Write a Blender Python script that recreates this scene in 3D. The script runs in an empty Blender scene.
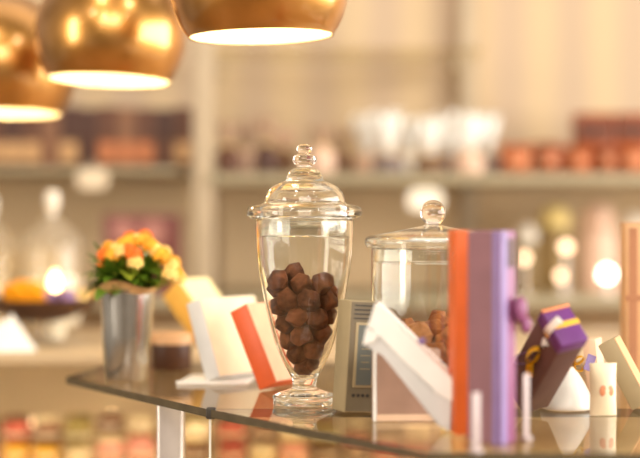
import bpy, bmesh, math, random
import numpy as np
from mathutils import Vector, Matrix, Euler

random.seed(7)
SC = bpy.context.scene
C = SC.collection
F = 85.0 / 36.0 * 640.0          # focal length in pixels
HZ = 215.0                       # eye level, px
CZ = 1.239                       # camera height
TZ = 1.0                         # height of the glass table top
PI = math.pi


def at(px, py, Y):
    return Vector(((px - 320.0) / F * Y, Y, CZ - (py - HZ) / F * Y))


def ground(px, py, z=TZ):
    Y = (CZ - z) * F / (py - HZ)
    return Vector(((px - 320.0) / F * Y, Y, z))


# ------------------------------------------------------------------ materials
def lin(h):
    h = h.lstrip('#')
    v = [int(h[i:i + 2], 16) / 255.0 for i in (0, 2, 4)]
    return tuple((c / 12.92 if c <= 0.04045 else ((c + 0.055) / 1.055) ** 2.4) for c in v) + (1.0,)


def new_mat(name):
    m = bpy.data.materials.new(name)
    m.use_nodes = True
    nt = m.node_tree
    nt.nodes.clear()
    out = nt.nodes.new('ShaderNodeOutputMaterial')
    return m, nt, out


def mat(name, col, rough=0.5, metal=0.0, var=0.12, scale=30.0, bump=0.0, emit=0.0, spec=0.5, coat=0.0, ecol=None, sheen=0.0):
    m, nt, out = new_mat(name)
    p = nt.nodes.new('ShaderNodeBsdfPrincipled')
    nt.links.new(p.outputs[0], out.inputs[0])
    tc = nt.nodes.new('ShaderNodeTexCoord')
    nz = nt.nodes.new('ShaderNodeTexNoise')
    nz.inputs['Scale'].default_value = scale
    nz.inputs['Detail'].default_value = 3
    nt.links.new(tc.outputs['Object'], nz.inputs['Vector'])
    c = lin(col)
    rp = nt.nodes.new('ShaderNodeValToRGB')
    rp.color_ramp.elements[0].position = 0.3
    rp.color_ramp.elements[1].position = 0.7
    rp.color_ramp.elements[0].color = tuple(x * (1 - var) for x in c[:3]) + (1,)
    rp.color_ramp.elements[1].color = tuple(min(1, x * (1 + var)) for x in c[:3]) + (1,)
    nt.links.new(nz.outputs['Fac'], rp.inputs['Fac'])
    nt.links.new(rp.outputs['Color'], p.inputs['Base Color'])
    p.inputs['Roughness'].default_value = rough
    p.inputs['Metallic'].default_value = metal
    p.inputs['Specular IOR Level'].default_value = spec
    p.inputs['Coat Weight'].default_value = coat
    p.inputs['Coat Roughness'].default_value = 0.15
    if sheen:
        p.inputs['Sheen Weight'].default_value = sheen
    if emit:
        p.inputs['Emission Color'].default_value = lin(ecol or col)
        p.inputs['Emission Strength'].default_value = emit
    if bump:
        b = nt.nodes.new('ShaderNodeBump')
        b.inputs['Strength'].default_value = bump
        b.inputs['Distance'].default_value = 0.004
        nt.links.new(nz.outputs['Fac'], b.inputs['Height'])
        nt.links.new(b.outputs[0], p.inputs['Normal'])
    return m


def glass_mat(name, col='FFFFFF', ior=1.45, clear=0.0, rough=0.0):
    """solid refracting glass; clear mixes in straight-through transparency"""
    m, nt, out = new_mat(name)
    g = nt.nodes.new('ShaderNodeBsdfGlass')
    g.inputs['Color'].default_value = lin(col)
    g.inputs['IOR'].default_value = ior
    g.inputs['Roughness'].default_value = rough
    if clear > 0:
        t = nt.nodes.new('ShaderNodeBsdfTransparent')
        mx = nt.nodes.new('ShaderNodeMixShader')
        mx.inputs[0].default_value = clear
        nt.links.new(g.outputs[0], mx.inputs[1])
        nt.links.new(t.outputs[0], mx.inputs[2])
        nt.links.new(mx.outputs[0], out.inputs[0])
    else:
        nt.links.new(g.outputs[0], out.inputs[0])
    return m


def pane_mat(name, col='F4F0E4', ior=1.5, rough=0.02, haze=0.0, hcol='FFFFFF'):
    """thin pane: fresnel reflection over tinted transparency"""
    m, nt, out = new_mat(name)
    fr = nt.nodes.new('ShaderNodeFresnel')
    fr.inputs['IOR'].default_value = ior
    t = nt.nodes.new('ShaderNodeBsdfTransparent')
    t.inputs['Color'].default_value = lin(col)
    g = nt.nodes.new('ShaderNodeBsdfGlossy')
    g.inputs['Roughness'].default_value = rough
    mx = nt.nodes.new('ShaderNodeMixShader')
    ge = nt.nodes.new('ShaderNodeNewGeometry')
    inv = nt.nodes.new('ShaderNodeMath')
    inv.operation = 'SUBTRACT'
    inv.inputs[0].default_value = 1.0
    nt.links.new(ge.outputs['Backfacing'], inv.inputs[1])
    ml = nt.nodes.new('ShaderNodeMath')
    ml.operation = 'MULTIPLY'
    nt.links.new(fr.outputs[0], ml.inputs[0])
    nt.links.new(inv.outputs[0], ml.inputs[1])
    nt.links.new(ml.outputs[0], mx.inputs[0])
    nt.links.new(t.outputs[0], mx.inputs[1])
    nt.links.new(g.outputs[0], mx.inputs[2])
    last = mx
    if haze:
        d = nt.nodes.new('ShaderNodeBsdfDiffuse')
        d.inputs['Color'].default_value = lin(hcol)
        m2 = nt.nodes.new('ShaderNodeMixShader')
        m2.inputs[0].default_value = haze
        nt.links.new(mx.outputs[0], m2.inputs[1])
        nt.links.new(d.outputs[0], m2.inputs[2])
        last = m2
    nt.links.new(last.outputs[0], out.inputs[0])
    return m


def wall_stripes(name, c1, c2, period):
    m, nt, out = new_mat(name)
    p = nt.nodes.new('ShaderNodeBsdfPrincipled')
    p.inputs['Roughness'].default_value = 0.7
    nt.links.new(p.outputs[0], out.inputs[0])
    tc = nt.nodes.new('ShaderNodeTexCoord')
    w = nt.nodes.new('ShaderNodeTexWave')
    w.wave_type = 'BANDS'
    w.bands_direction = 'X'
    w.inputs['Scale'].default_value = 2 * PI / 20.0 / period
    w.inputs['Distortion'].default_value = 0.6
    w.inputs['Detail'].default_value = 1.0
    nt.links.new(tc.outputs['Object'], w.inputs['Vector'])
    rp = nt.nodes.new('ShaderNodeValToRGB')
    rp.color_ramp.elements[0].color = lin(c1)
    rp.color_ramp.elements[1].color = lin(c2)
    nt.links.new(w.outputs['Fac'], rp.inputs['Fac'])
    nt.links.new(rp.outputs['Color'], p.inputs['Base Color'])
    return m


def truffle_mat(name, dark, light):
    m, nt, out = new_mat(name)
    p = nt.nodes.new('ShaderNodeBsdfPrincipled')
    nt.links.new(p.outputs[0], out.inputs[0])
    tc = nt.nodes.new('ShaderNodeTexCoord')
    oi = nt.nodes.new('ShaderNodeObjectInfo')
    n1 = nt.nodes.new('ShaderNodeTexNoise')
    n1.inputs['Scale'].default_value = 90
    n1.inputs['Detail'].default_value = 5
    nt.links.new(tc.outputs['Object'], n1.inputs['Vector'])
    ad = nt.nodes.new('ShaderNodeMath')
    ad.operation = 'MULTIPLY_ADD'
    ad.inputs[1].default_value = 0.35
    nt.links.new(oi.outputs['Random'], ad.inputs[0])
    nt.links.new(n1.outputs['Fac'], ad.inputs[2])
    rp = nt.nodes.new('ShaderNodeValToRGB')
    rp.color_ramp.elements[0].position = 0.35
    rp.color_ramp.elements[1].position = 0.95
    rp.color_ramp.elements[0].color = lin(dark)
    rp.color_ramp.elements[1].color = lin(light)
    nt.links.new(ad.outputs[0], rp.inputs['Fac'])
    nt.links.new(rp.outputs['Color'], p.inputs['Base Color'])
    p.inputs['Roughness'].default_value = 0.6
    p.inputs['Specular IOR Level'].default_value = 0.25
    b = nt.nodes.new('ShaderNodeBump')
    b.inputs['Strength'].default_value = 0.45
    b.inputs['Distance'].default_value = 0.003
    nt.links.new(n1.outputs['Fac'], b.inputs['Height'])
    nt.links.new(b.outputs[0], p.inputs['Normal'])
    return m


M = {}
M['glass'] = glass_mat('clear_glass', 'FEFDFB', 1.45, 0.0)
M['glass_wall'] = glass_mat('thin_jar_glass', 'FEFEFC', 1.5, 0.0)
M['crystal'] = glass_mat('crystal_knob_glass', 'FFFCFA', 1.5, 0.0)
M['pane'] = pane_mat('table_pane_glass', 'F3EFE6', 1.5, 0.015)
M['case'] = pane_mat('case_pane_glass', 'F6F3EA', 1.45, 0.02)
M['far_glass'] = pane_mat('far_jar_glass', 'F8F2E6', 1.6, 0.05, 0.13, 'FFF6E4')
M['pane_edge'] = mat('polished_pane_edge', '5A4D38', 0.25, 0, 0.15, 40)
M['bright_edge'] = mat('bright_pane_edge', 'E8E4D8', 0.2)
M['brass'] = mat('brushed_brass', 'C88E44', 0.3, 1.0, 0.10, 14, coat=1.0)
M['lining'] = mat('pale_gold_lining', 'FFEFC8', 0.6, 0, 0.03)
M['bulb'] = mat('lit_bulb', 'FFF2D8', 0.5, 0, 0.0, emit=6.0, ecol='FFEBC4')
M['cord'] = mat('brown_cord', '4A3826', 0.6)
M['truffle'] = truffle_mat('cocoa_truffle', '4C2310', '9C5C38')
M['truffle2'] = truffle_mat('caramel_truffle', '904818', 'DC9658')
M['zinc'] = mat('galvanised_zinc', 'C4C0B9', 0.25, 0.95, 0.14, 22)
M['soil'] = mat('dark_soil', '3A2413', 0.9, bump=0.6)
M['burlap'] = mat('burlap_collar', 'C79A62', 0.9, bump=0.4, scale=90)
M['leaf'] = mat('kalanchoe_leaf', '62801E', 0.45, 0, 0.45, 18)
M['leaf2'] = mat('young_leaf', '93A02E', 0.45, 0, 0.3, 18)
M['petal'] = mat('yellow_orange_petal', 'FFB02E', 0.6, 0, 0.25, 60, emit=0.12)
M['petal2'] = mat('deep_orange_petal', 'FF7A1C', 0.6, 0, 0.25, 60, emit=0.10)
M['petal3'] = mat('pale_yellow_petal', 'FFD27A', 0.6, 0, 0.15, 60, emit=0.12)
M['white'] = mat('white_card', 'FAF6EE', 0.55, 0, 0.04)
M['greywhite'] = mat('cool_white_card', 'D9D6D2', 0.55, 0, 0.05)
M['cream'] = mat('cream_card', 'EFDDB8', 0.55, 0, 0.06)
M['yellow'] = mat('golden_yellow_card', 'E7AE45', 0.5, 0, 0.08)
M['paleyellow'] = mat('pale_yellow_card', 'F6E3AC', 0.5, 0, 0.05)
M['orange'] = mat('bright_orange_card', 'E8622A', 0.45, 0, 0.08)
M['peach'] = mat('peach_card', 'F2BE98', 0.5, 0, 0.06)
M['taupe'] = mat('taupe_card', 'A8946F', 0.55, 0, 0.06)
M['taupe_dark'] = mat('dark_taupe_card', '75664C', 0.55, 0, 0.08)
M['slate'] = mat('blue_grey_window', '66685F', 0.5, 0, 0.08, 40)
M['charcoal'] = mat('charcoal_print', '3B332A', 0.6)
M['mauve'] = mat('mauve_card', '8D5F66', 0.5, 0, 0.08)
M['lavender'] = mat('lavender_ribbon_and_highlight', '8A72A6', 0.4, 0, 0.06)
M['plum'] = mat('plum_card', '8C4A72', 0.45, 0, 0.08)
M['purple'] = mat('purple_card', '6A3275', 0.45, 0, 0.1)
M['dimpurple'] = mat('shaded_side_and_label_card', '5E3E38', 0.55, 0, 0.1)
M['goldribbon'] = mat('gold_ribbon', 'E2B03A', 0.4, 0, 0.1)
M['yellowbow'] = mat('yellow_ribbon', 'F0C21E', 0.45, 0, 0.1)
M['darkbrown'] = mat('dark_brown_lacquer', '4B2A16', 0.45, 0, 0.2)
M['tan'] = mat('tan_card', 'D9A878', 0.55, 0, 0.06)
M['palemauve'] = mat('pale_mauve_brown_card', 'B08C78', 0.5, 0, 0.14, 18)
M['palelilac'] = mat('pale_lilac_grey_card', 'C4B2AE', 0.5, 0, 0.05)
M['tallorange'] = mat('deep_orange_card', 'D65F1C', 0.5, 0, 0.08)
M['rust'] = mat('rust_stripe', 'B47A54', 0.55, 0, 0.08)
M['blush'] = mat('blush_card', 'E8C3A2', 0.55, 0, 0.06)
M['cello'] = mat('frosted_white_cellophane', 'FBF5EC', 0.35, 0, 0.08, coat=0.3)
M['wall'] = wall_stripes('cream_board_wall', 'C4AA8E', 'D4B992', 0.17)
M['floor'] = mat('tan_floor', '9A7A55', 0.5, 0, 0.15, 4)
M['shelf'] = mat('grey_olive_shelf', 'A99B7C', 0.5, 0, 0.06)
M['upright'] = mat('beige_upright', 'BBA688', 0.5, 0, 0.06)
M['backpanel'] = mat('tan_back_panel', 'D9BC92', 0.7, 0, 0.06, 3)
M['counter'] = mat('beige_counter', 'E4D0B2', 0.6, 0, 0.06, 5)
M['countertop'] = mat('tan_counter_top', 'CBB18C', 0.5, 0, 0.06, 5)
M['post'] = mat('satin_steel_post', 'D8CCC4', 0.32, 0.6, 0.06)
M['cocoabox'] = mat('cocoa_brown_box', '613820', 0.5, 0, 0.15)
M['cocoabox2'] = mat('dark_cocoa_box', '4A2716', 0.5, 0, 0.15)
M['cocoabox3'] = mat('light_cocoa_box', '83583A', 0.5, 0, 0.15)
M['taglabel'] = mat('tan_label', 'C79A68', 0.6, 0, 0.1)
M['pinklabel'] = mat('terracotta_label', 'BE7448', 0.6, 0, 0.1)
M['copper'] = mat('copper_orange_foil', 'A5511F', 0.35, 0.35, 0.25, 25)
M['copper2'] = mat('brown_orange_foil', '8A421B', 0.4, 0.3, 0.25, 25)
M['pinkfoil'] = mat('salmon_highlight_and_trim', 'DE8F62', 0.45, 0, 0.1)
M['brownbag'] = mat('brown_sweet_filling', '7A5638', 0.6, 0, 0.35, 40)
M['greybag'] = mat('grey_purple_sweet_filling', '7D6B66', 0.55, 0, 0.3, 40)
M['maroon'] = mat('maroon_card', '8A4A44', 0.5, 0, 0.12)
M['rose'] = mat('rose_dots', 'C98A7C', 0.5, 0, 0.12)
M['plate'] = mat('white_sign_plate', 'FFF3DE', 0.5, 0, 0.03, emit=0.08)  # faint glow added to a plate that is no lamp
M['glow'] = mat('warm_glint_glow', 'FFF0D0', 0.4, 0, 0.0, emit=30.0, ecol='FFE2B4')
M['glow2'] = mat('white_glint_glow', 'FFFFFF', 0.4, 0, 0.0, emit=9.0, ecol='FFF4E2')
M['softglow'] = mat('soft_warm_glint', 'FFE2C0', 0.4, 0, 0.0, emit=4.0, ecol='FFD9B0')
M['flame'] = mat('candle_flame', 'FFE8B0', 0.4, 0, 0.0, emit=14.0, ecol='FFDC94')
M['wax'] = mat('ivory_wax', 'F6E6C4', 0.5, 0, 0.05)
M['pearl'] = mat('pearl_white_lid', 'F4E9D8', 0.3, 0, 0.06)
M['straw'] = mat('straw_yellow_sweets', 'E8CE84', 0.45, 0, 0.15)
M['blushsweet'] = mat('blush_sweets', 'E6BFA4', 0.45, 0, 0.15)
M['olive'] = mat('olive_brown_sweets', '8C7040', 0.5, 0, 0.2)
M['pinkmac'] = mat('pink_macaron', 'E79A86', 0.6, 0, 0.1)
M['yelmac'] = mat('yellow_macaron', 'E8AE2C', 0.6, 0, 0.1)
M['redmac'] = mat('raspberry_macaron', 'B8503C', 0.6, 0, 0.1)
M['brownmac'] = mat('chocolate_macaron', '7C4E30', 0.6, 0, 0.1)
M['creammac'] = mat('vanilla_macaron', 'E6CFA4', 0.6, 0, 0.1)
M['olivemac'] = mat('pistachio_macaron', '8E7A3C', 0.6, 0, 0.1)
M['macfill'] = mat('cream_filling', 'F3E4CC', 0.6, 0, 0.05)
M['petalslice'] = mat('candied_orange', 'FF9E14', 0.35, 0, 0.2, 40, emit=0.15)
M['purplefoil'] = mat('violet_foil', '8A6A92', 0.35, 0.3, 0.2)
M['goldfoil'] = mat('gold_foil', 'E0BC74', 0.3, 0.6, 0.15)


# ------------------------------------------------------------------ mesh helpers
def bm_to_obj(name, bm, material, parent=None, loc=(0, 0, 0), rot=(0, 0, 0), smooth=True, angle=40):
    me = bpy.data.meshes.new(name)
    bmesh.ops.recalc_face_normals(bm, faces=bm.faces)
    if smooth:
        lim = math.radians(angle)
        for f in bm.faces:
            f.smooth = True
        for e in bm.edges:
            if len(e.link_faces) == 2 and e.calc_face_angle(0) > lim:
                e.smooth = False
    bm.to_mesh(me)
    bm.free()
    ms = material if isinstance(material, (list, tuple)) else [material]
    for m in ms:
        me.materials.append(m)
    o = bpy.data.objects.new(name, me)
    C.objects.link(o)
    o.location = loc
    o.rotation_euler = rot
    if parent is not None:
        o.parent = parent
    return o


def tag(o, label, cat, group=None, kind=None):
    o['label'] = label
    o['category'] = cat
    if group:
        o['group'] = group
    if kind:
        o['kind'] = kind
    return o


def thing(name, label, cat, loc=(0, 0, 0), rot=(0, 0, 0), group=None):
    o = bpy.data.objects.new(name, None)
    o.empty_display_size = 0.02
    C.objects.link(o)
    o.location = loc
    o.rotation_euler = rot
    return tag(o, label, cat, group)


def struct(name, bm, m, loc=(0, 0, 0), smooth=False):
    o = bm_to_obj(name, bm, m, None, loc, smooth=smooth)
    o['kind'] = 'structure'
    return o


def dup(root, loc, rot=None, label=None, group=None, mats=None):
    r = root.copy()
    C.objects.link(r)
    r.location = loc
    if rot is not None:
        r.rotation_euler = rot
    if label:
        r['label'] = label
    if group:
        r['group'] = group
    for ch in list(root.children):
        c = ch.copy()
        C.objects.link(c)
        c.parent = r
        for g in list(ch.children):
            d = g.copy()
            C.objects.link(d)
            d.parent = c
    return r


def remat(obj, m):
    """own material on an object that shares mesh data"""
    obj.material_slots[0].link = 'OBJECT'
    obj.material_slots[0].material = m


def box_bm(sx, sy, sz, off=(0, 0, 0), bev=0.0015, seg=2, bm=None, base=True):
    """box with its base at z=0 (base) centred in x and y"""
    own = bm is None
    b = bmesh.new()
    r = bmesh.ops.create_cube(b, size=1.0)
    for v in b.verts:
        v.co = Vector((v.co.x * sx, v.co.y * sy, (v.co.z + (0.5 if base else 0)) * sz))
    if bev:
        bmesh.ops.bevel(b, geom=list(b.edges), offset=bev, segments=seg, affect='EDGES', profile=0.5)
    for v in b.verts:
        v.co += Vector(off)
    if own:
        return b
    me = bpy.data.meshes.new('tmp')
    b.to_mesh(me)
    b.free()
    bm.from_mesh(me)
    bpy.data.meshes.remove(me)
    return bm


def lathe_bm(prof, seg=48, bm=None, off=(0, 0, 0), close=False):
    """revolve (r, z) pairs about z; r=0 ends become poles; close joins the last ring to the first"""
    bm = bm or bmesh.new()
    rings = []
    ox, oy, oz = off
    for r, z in prof:
        if r < 1e-6:
            rings.append([bm.verts.new((ox, oy, oz + z))])
        else:
            rings.append([bm.verts.new((ox + r * math.cos(2 * PI * i / seg), oy + r * math.sin(2 * PI * i / seg), oz + z)) for i in range(seg)])
    pairs = list(zip(rings[:-1], rings[1:]))
    if close:
        pairs.append((rings[-1], rings[0]))
    for a, b in pairs:
        if len(a) == 1 and len(b) == 1:
            continue
        for i in range(seg):
            j = (i + 1) % seg
            if len(a) == 1:
                bm.faces.new((a[0], b[i], b[j]))
            elif len(b) == 1:
                bm.faces.new((a[i], a[j], b[0]))
            else:
                bm.faces.new((a[i], a[j], b[j], b[i]))
    return bm


def smooth_prof(pts, n=5):
    """Catmull-Rom through profile points"""
    out = []
    P = [Vector((r, z, 0)) for r, z in pts]
    for i in range(len(P) - 1):
        p0 = P[max(i - 1, 0)]
        p1, p2 = P[i], P[i + 1]
        p3 = P[min(i + 2, len(P) - 1)]
        for k in range(n):
            t = k / n
            q = 0.5 * ((2 * p1) + (p2 - p0) * t + (2 * p0 - 5 * p1 + 4 * p2 - p3) * t * t + (3 * p1 - p0 - 3 * p2 + p3) * t ** 3)
            out.append((max(q.x, 0.0), q.y))
    out.append((P[-1].x, P[-1].y))
    return out


def ball_bm(r, sx=1, sy=1, sz=1, off=(0, 0, 0), seg=20, bm=None):
    bm = bm or bmesh.new()
    res = bmesh.ops.create_uvsphere(bm, u_segments=seg, v_segments=max(8, seg // 2), radius=r)
    for v in res['verts']:
        v.co = Vector((v.co.x * sx + off[0], v.co.y * sy + off[1], v.co.z * sz + off[2]))
    return bm


def prism_bm(poly, z0, z1):
    """vertical prism over a polygon; side faces take material index 1"""
    bm = bmesh.new()
    lo = [bm.verts.new((x, y, z0)) for x, y in poly]
    hi = [bm.verts.new((x, y, z1)) for x, y in poly]
    bm.faces.new(hi)
    bm.faces.new(lo[::-1])
    n = len(poly)
    for i in range(n):
        j = (i + 1) % n
        f = bm.faces.new((lo[i], lo[j], hi[j], hi[i]))
        f.material_index = 1
    return bm


def tube_bm(pts, r, seg=10, bm=None):
    bm = bm or bmesh.new()
    rings = []
    for i, p in enumerate(pts):
        p = Vector(p)
        d = (Vector(pts[min(i + 1, len(pts) - 1)]) - Vector(pts[max(i - 1, 0)])).normalized()
        up = Vector((0, 0, 1)) if abs(d.z) < 0.9 else Vector((1, 0, 0))
        a = d.cross(up).normalized()
        b = d.cross(a)
        rings.append([bm.verts.new(p + (a * math.cos(2 * PI * k / seg) + b * math.sin(2 * PI * k / seg)) * r) for k in range(seg)])
    for a, b in zip(rings[:-1], rings[1:]):
        for k in range(seg):
            bm.faces.new((a[k], a[(k + 1) % seg], b[(k + 1) % seg], b[k]))
    bm.faces.new(rings[0][::-1])
    bm.faces.new(rings[-1])
    return bm


ORD = ['first', 'second', 'third', 'fourth', 'fifth', 'sixth', 'seventh', 'eighth', 'ninth', 'tenth', 'eleventh', 'twelfth',
       'thirteenth', 'fourteenth', 'fifteenth', 'sixteenth', 'seventeenth', 'eighteenth', 'nineteenth', 'twentieth']


# ------------------------------------------------------------------ the setting
WY = 4.05
struct('floor', box_bm(6.4, 6.0, 0.05, (0, 1.6, -0.05), 0), M['floor'])
struct('wall_back', box_bm(6.4, 0.08, 2.9, (0, WY + 0.04, 0), 0), M['wall'])

# ------------------------------------------------------------------ wall shelving
SY0, SY1 = 3.58, 4.04


def shelf_unit(name, label, x0, x1, zs, uprights, panel_z):
    t = thing(name, label, 'shelving', ((x0 + x1) / 2, (SY0 + SY1) / 2, 0))
    w, d = x1 - x0, SY1 - SY0
    cx = (x0 + x1) / 2
    for z, th in zs:
        bm_to_obj('shelf_board', box_bm(w, d, th, (0, 0, z - th), 0.002), M['shelf'], t)
    for ux, uw, yy in uprights:
        bm_to_obj('upright', box_bm(uw, 0.04, 2.3, (ux - cx, yy - (SY0 + SY1) / 2, 0.0), 0.003), M['upright'], t)
    bm_to_obj('back_panel', box_bm(w, 0.012, panel_z, (0, d / 2 - 0.008, 0), 0), M['backpanel'], t)
    return t


def sx(px, Y):
    return (px - 320.0) / F * Y


ZL, ZR, ZLOW, ZTOP = 1.352, 1.338, 1.045, 1.645
shelf_unit('wall_shelving', 'beige wall shelving on the left holding brown chocolate boxes', -1.25, sx(186, 3.8),
           [(ZL, 0.012), (ZLOW, 0.025)], [(sx(204, 3.62), 0.05, 3.61)], 1.34)
shelf_unit('wall_shelving', 'beige wall shelving behind the jars holding cellophane bags and orange packs', sx(214, 3.8), 1.35,
           [(ZR, 0.024), (ZLOW, 0.025)], [(sx(472, 3.9), 0.045, 4.018)], 1.33)
t = thing('glass_shelf', 'thin empty glass shelf high on the cream wall', 'shelf', (sx(335, 3.8), 3.83, ZTOP))
bm_to_obj('shelf_pane', box_bm(sx(485, 3.8) - sx(200, 3.8), 0.36, 0.010, (0, 0, -0.010), 0.002), M['case'], t)
for k in (-1, 1):
    bm_to_obj('bracket', box_bm(0.012, 0.3, 0.03, (k * 0.3, 0.02, -0.046), 0.002), M['upright'], t)

# --- dark cocoa boxes on the left shelf
XW = 3.72
n = 11
lo_x, hi_x = sx(-12, XW), sx(194, XW)
wbox = (hi_x - lo_x) / n
cm = ['cocoabox', 'cocoabox2', 'cocoabox', 'cocoabox3', 'cocoabox2', 'cocoabox2', 'cocoabox', 'cocoabox3', 'cocoabox', 'cocoabox2', 'cocoabox']
lm = ['taglabel', 'taglabel', 'taglabel', 'cocoabox3', 'taglabel', 'cocoabox2', 'pinklabel', 'pinklabel', 'pinklabel', 'cocoabox', 'taglabel']
hs = [1.06 * v for v in (0.138, 0.132, 0.14, 0.136, 0.142, 0.138, 0.142, 0.14, 0.138, 0.136, 0.14)]
hue = {'cocoabox': 'mid-brown', 'cocoabox2': 'dark brown', 'cocoabox3': 'lighter brown'}
lhue = {'taglabel': 'tan label', 'pinklabel': 'terracotta label', 'cocoabox3': 'plain front', 'cocoabox2': 'plain front', 'cocoabox': 'plain front'}
for i in range(n):
    x = lo_x + wbox * (i + 0.5)
    t = thing('chocolate_box', '%s upright chocolate box with %s, %s from left on the left shelf' % (hue[cm[i]], lhue[lm[i]], ORD[i]),
              'box', (x, XW, ZL + 0.0006), (0, 0, 0), 'brown chocolate boxes in a row on the left shelf')
    bm_to_obj('carton', box_bm(wbox * 0.93, 0.10, hs[i], (0, 0, 0), 0.002), M[cm[i]], t)
    bm_to_obj('label_band', box_bm(wbox * 0.86, 0.002, 0.05, (0, -0.0508, 0.014), 0), M[lm[i]], t)

# --- white oval sign plates hanging below the shelves
M['plate2'] = mat('cream_sign_plate', 'EBD6B6', 0.5, 0, 0.03)


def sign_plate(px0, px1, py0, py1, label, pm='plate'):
    Y = SY0 - 0.012
    a, b = at(px0, py1, Y), at(px1, py0, Y)
    t = thing('price_sign', label, 'sign', ((a.x + b.x) / 2, Y, a.z))
    w, h = b.x - a.x, b.z - a.z
    bm = bmesh.new()
    pts = []
    for k in range(40):
        an = 2 * PI * k / 40
        e = 0.55
        pts.append((0.5 * w * math.copysign(abs(math.cos(an)) ** e, math.cos(an)), 0.5 * h + 0.5 * h * math.copysign(abs(math.sin(an)) ** e, math.sin(an))))
    f0 = [bm.verts.new((x, -0.003, z)) for x, z in pts]
    f1 = [bm.verts.new((x, 0.003, z)) for x, z in pts]
    bm.faces.new(f0)
    bm.faces.new(f1[::-1])
    for k in range(40):
        bm.faces.new((f0[k], f1[k], f1[(k + 1) % 40], f0[(k + 1) % 40]))
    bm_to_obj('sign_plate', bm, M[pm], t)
    bm_to_obj('hanger', box_bm(0.012, 0.004, 0.02, (0, 0.004, h - 0.004), 0), M['upright'], t)
    return t


sign_plate(77, 108, 169, 189, 'rounded cream price sign hanging under the left shelf', 'plate2')
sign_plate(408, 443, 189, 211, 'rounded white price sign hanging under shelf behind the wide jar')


# --- cellophane bags on the right shelf
def bag_bms(w, hb, ht):
    body = lathe_bm(smooth_prof([(0.0, 0.0), (w * 0.42, 0.001), (w * 0.5, hb * 0.3), (w * 0.47, hb * 0.75), (w * 0.2, hb * 0.98), (w * 0.13, hb * 1.04)], 4), 20)
    frill = bmesh.new()
    seg, rows = 36, 7
    grid = []
    for r in range(rows):
        u = r / (rows - 1)
        ring = []
        for k in range(seg):
            an = 2 * PI * k / seg
            rad = w * (0.12 + 0.40 * u ** 0.8) * (1 + 0.22 * u * math.sin(an * 7 + 1.3))
            ring.append(frill.verts.new((rad * math.cos(an), rad * math.sin(an) * 0.8, hb * 1.02 + ht * u * (1 - 0.10 * math.sin(an * 5)))))
        grid.append(ring)
    for a, b in zip(grid[:-1], grid[1:]):
        for k in range(seg):
            frill.faces.new((a[k], a[(k + 1) % seg], b[(k + 1) % seg], b[k]))
    return body, frill


def make_bag(px, Y, w, hb, ht, z, bodym, frillm, label, group):
    t = thing('sweet_bag', label, 'bag', (sx(px, Y), Y, z + 0.0005), (0, 0, random.uniform(0, 3)), group)
    b, f = bag_bms(w, hb, ht)
    bm_to_obj('bag_body', b, M[bodym], t)
    bm_to_obj('gathered_top', f, M[frillm], t, smooth=True, angle=80)
    bm_to_obj('ribbon_tie', lathe_bm([(w * 0.10, hb * 1.0), (w * 0.17, hb * 1.0), (w * 0.17, hb * 1.07), (w * 0.10, hb * 1.07)], 16, close=True), M['goldfoil'], t)
    return t


M['brownfrill'] = mat('brown_tinted_cellophane', 'B5957A', 0.4, 0, 0.1)
for i, (px, w, hb, ht, bmn, fm, what) in enumerate([
        (228, 0.062, 0.055, 0.038, 'cocoabox', 'brownfrill', 'brown sweet bag with tan gathered top'),
        (247, 0.060, 0.050, 0.050, 'blushsweet', 'brownfrill', 'blush sweet bag with tan gathered top'),
        (266, 0.058, 0.058, 0.044, 'cocoabox2', 'brownfrill', 'dark brown sweet bag with tan gathered top'),
        (284, 0.060, 0.054, 0.030, 'brownbag', 'blushsweet', 'brown sweet bag with blush gathered top'),
        (322, 0.064, 0.052, 0.032, 'blushsweet', 'brownfrill', 'pale blush sweet bag with tan top'),
        (341, 0.058, 0.055, 0.03, 'brownbag', 'brownfrill', 'mid-brown sweet bag with tan top')]):
    make_bag(px, (3.66, 3.77)[i % 2], w, hb * 1.25, ht * 1.35, ZR, bmn, fm, what + ', %s of the brown bags from left' % ORD[i], 'brown sweet bags on the shelf')
for i, (px, Y, w, hb, ht, bmn) in enumerate([
        (368, 3.78, 0.074, 0.050, 0.088, 'blushsweet'),
        (388, 3.66, 0.078, 0.046, 0.092, 'greybag'),
        (409, 3.78, 0.074, 0.050, 0.075, 'pearl'),
        (430, 3.66, 0.076, 0.044, 0.080, 'brownbag'),
        (450, 3.78, 0.076, 0.052, 0.090, 'greybag'),
        (469, 3.66, 0.074, 0.052, 0.078, 'blushsweet'),
        (487, 3.78, 0.070, 0.050, 0.088, 'greybag')]):
    make_bag(px, Y, w, hb, ht * 1.08, ZR, bmn, 'cello',
             'cellophane sweet bag with frosted white gathered top, %s of the white bags from left' % ORD[i], 'white cellophane bags on the shelf')

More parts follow.
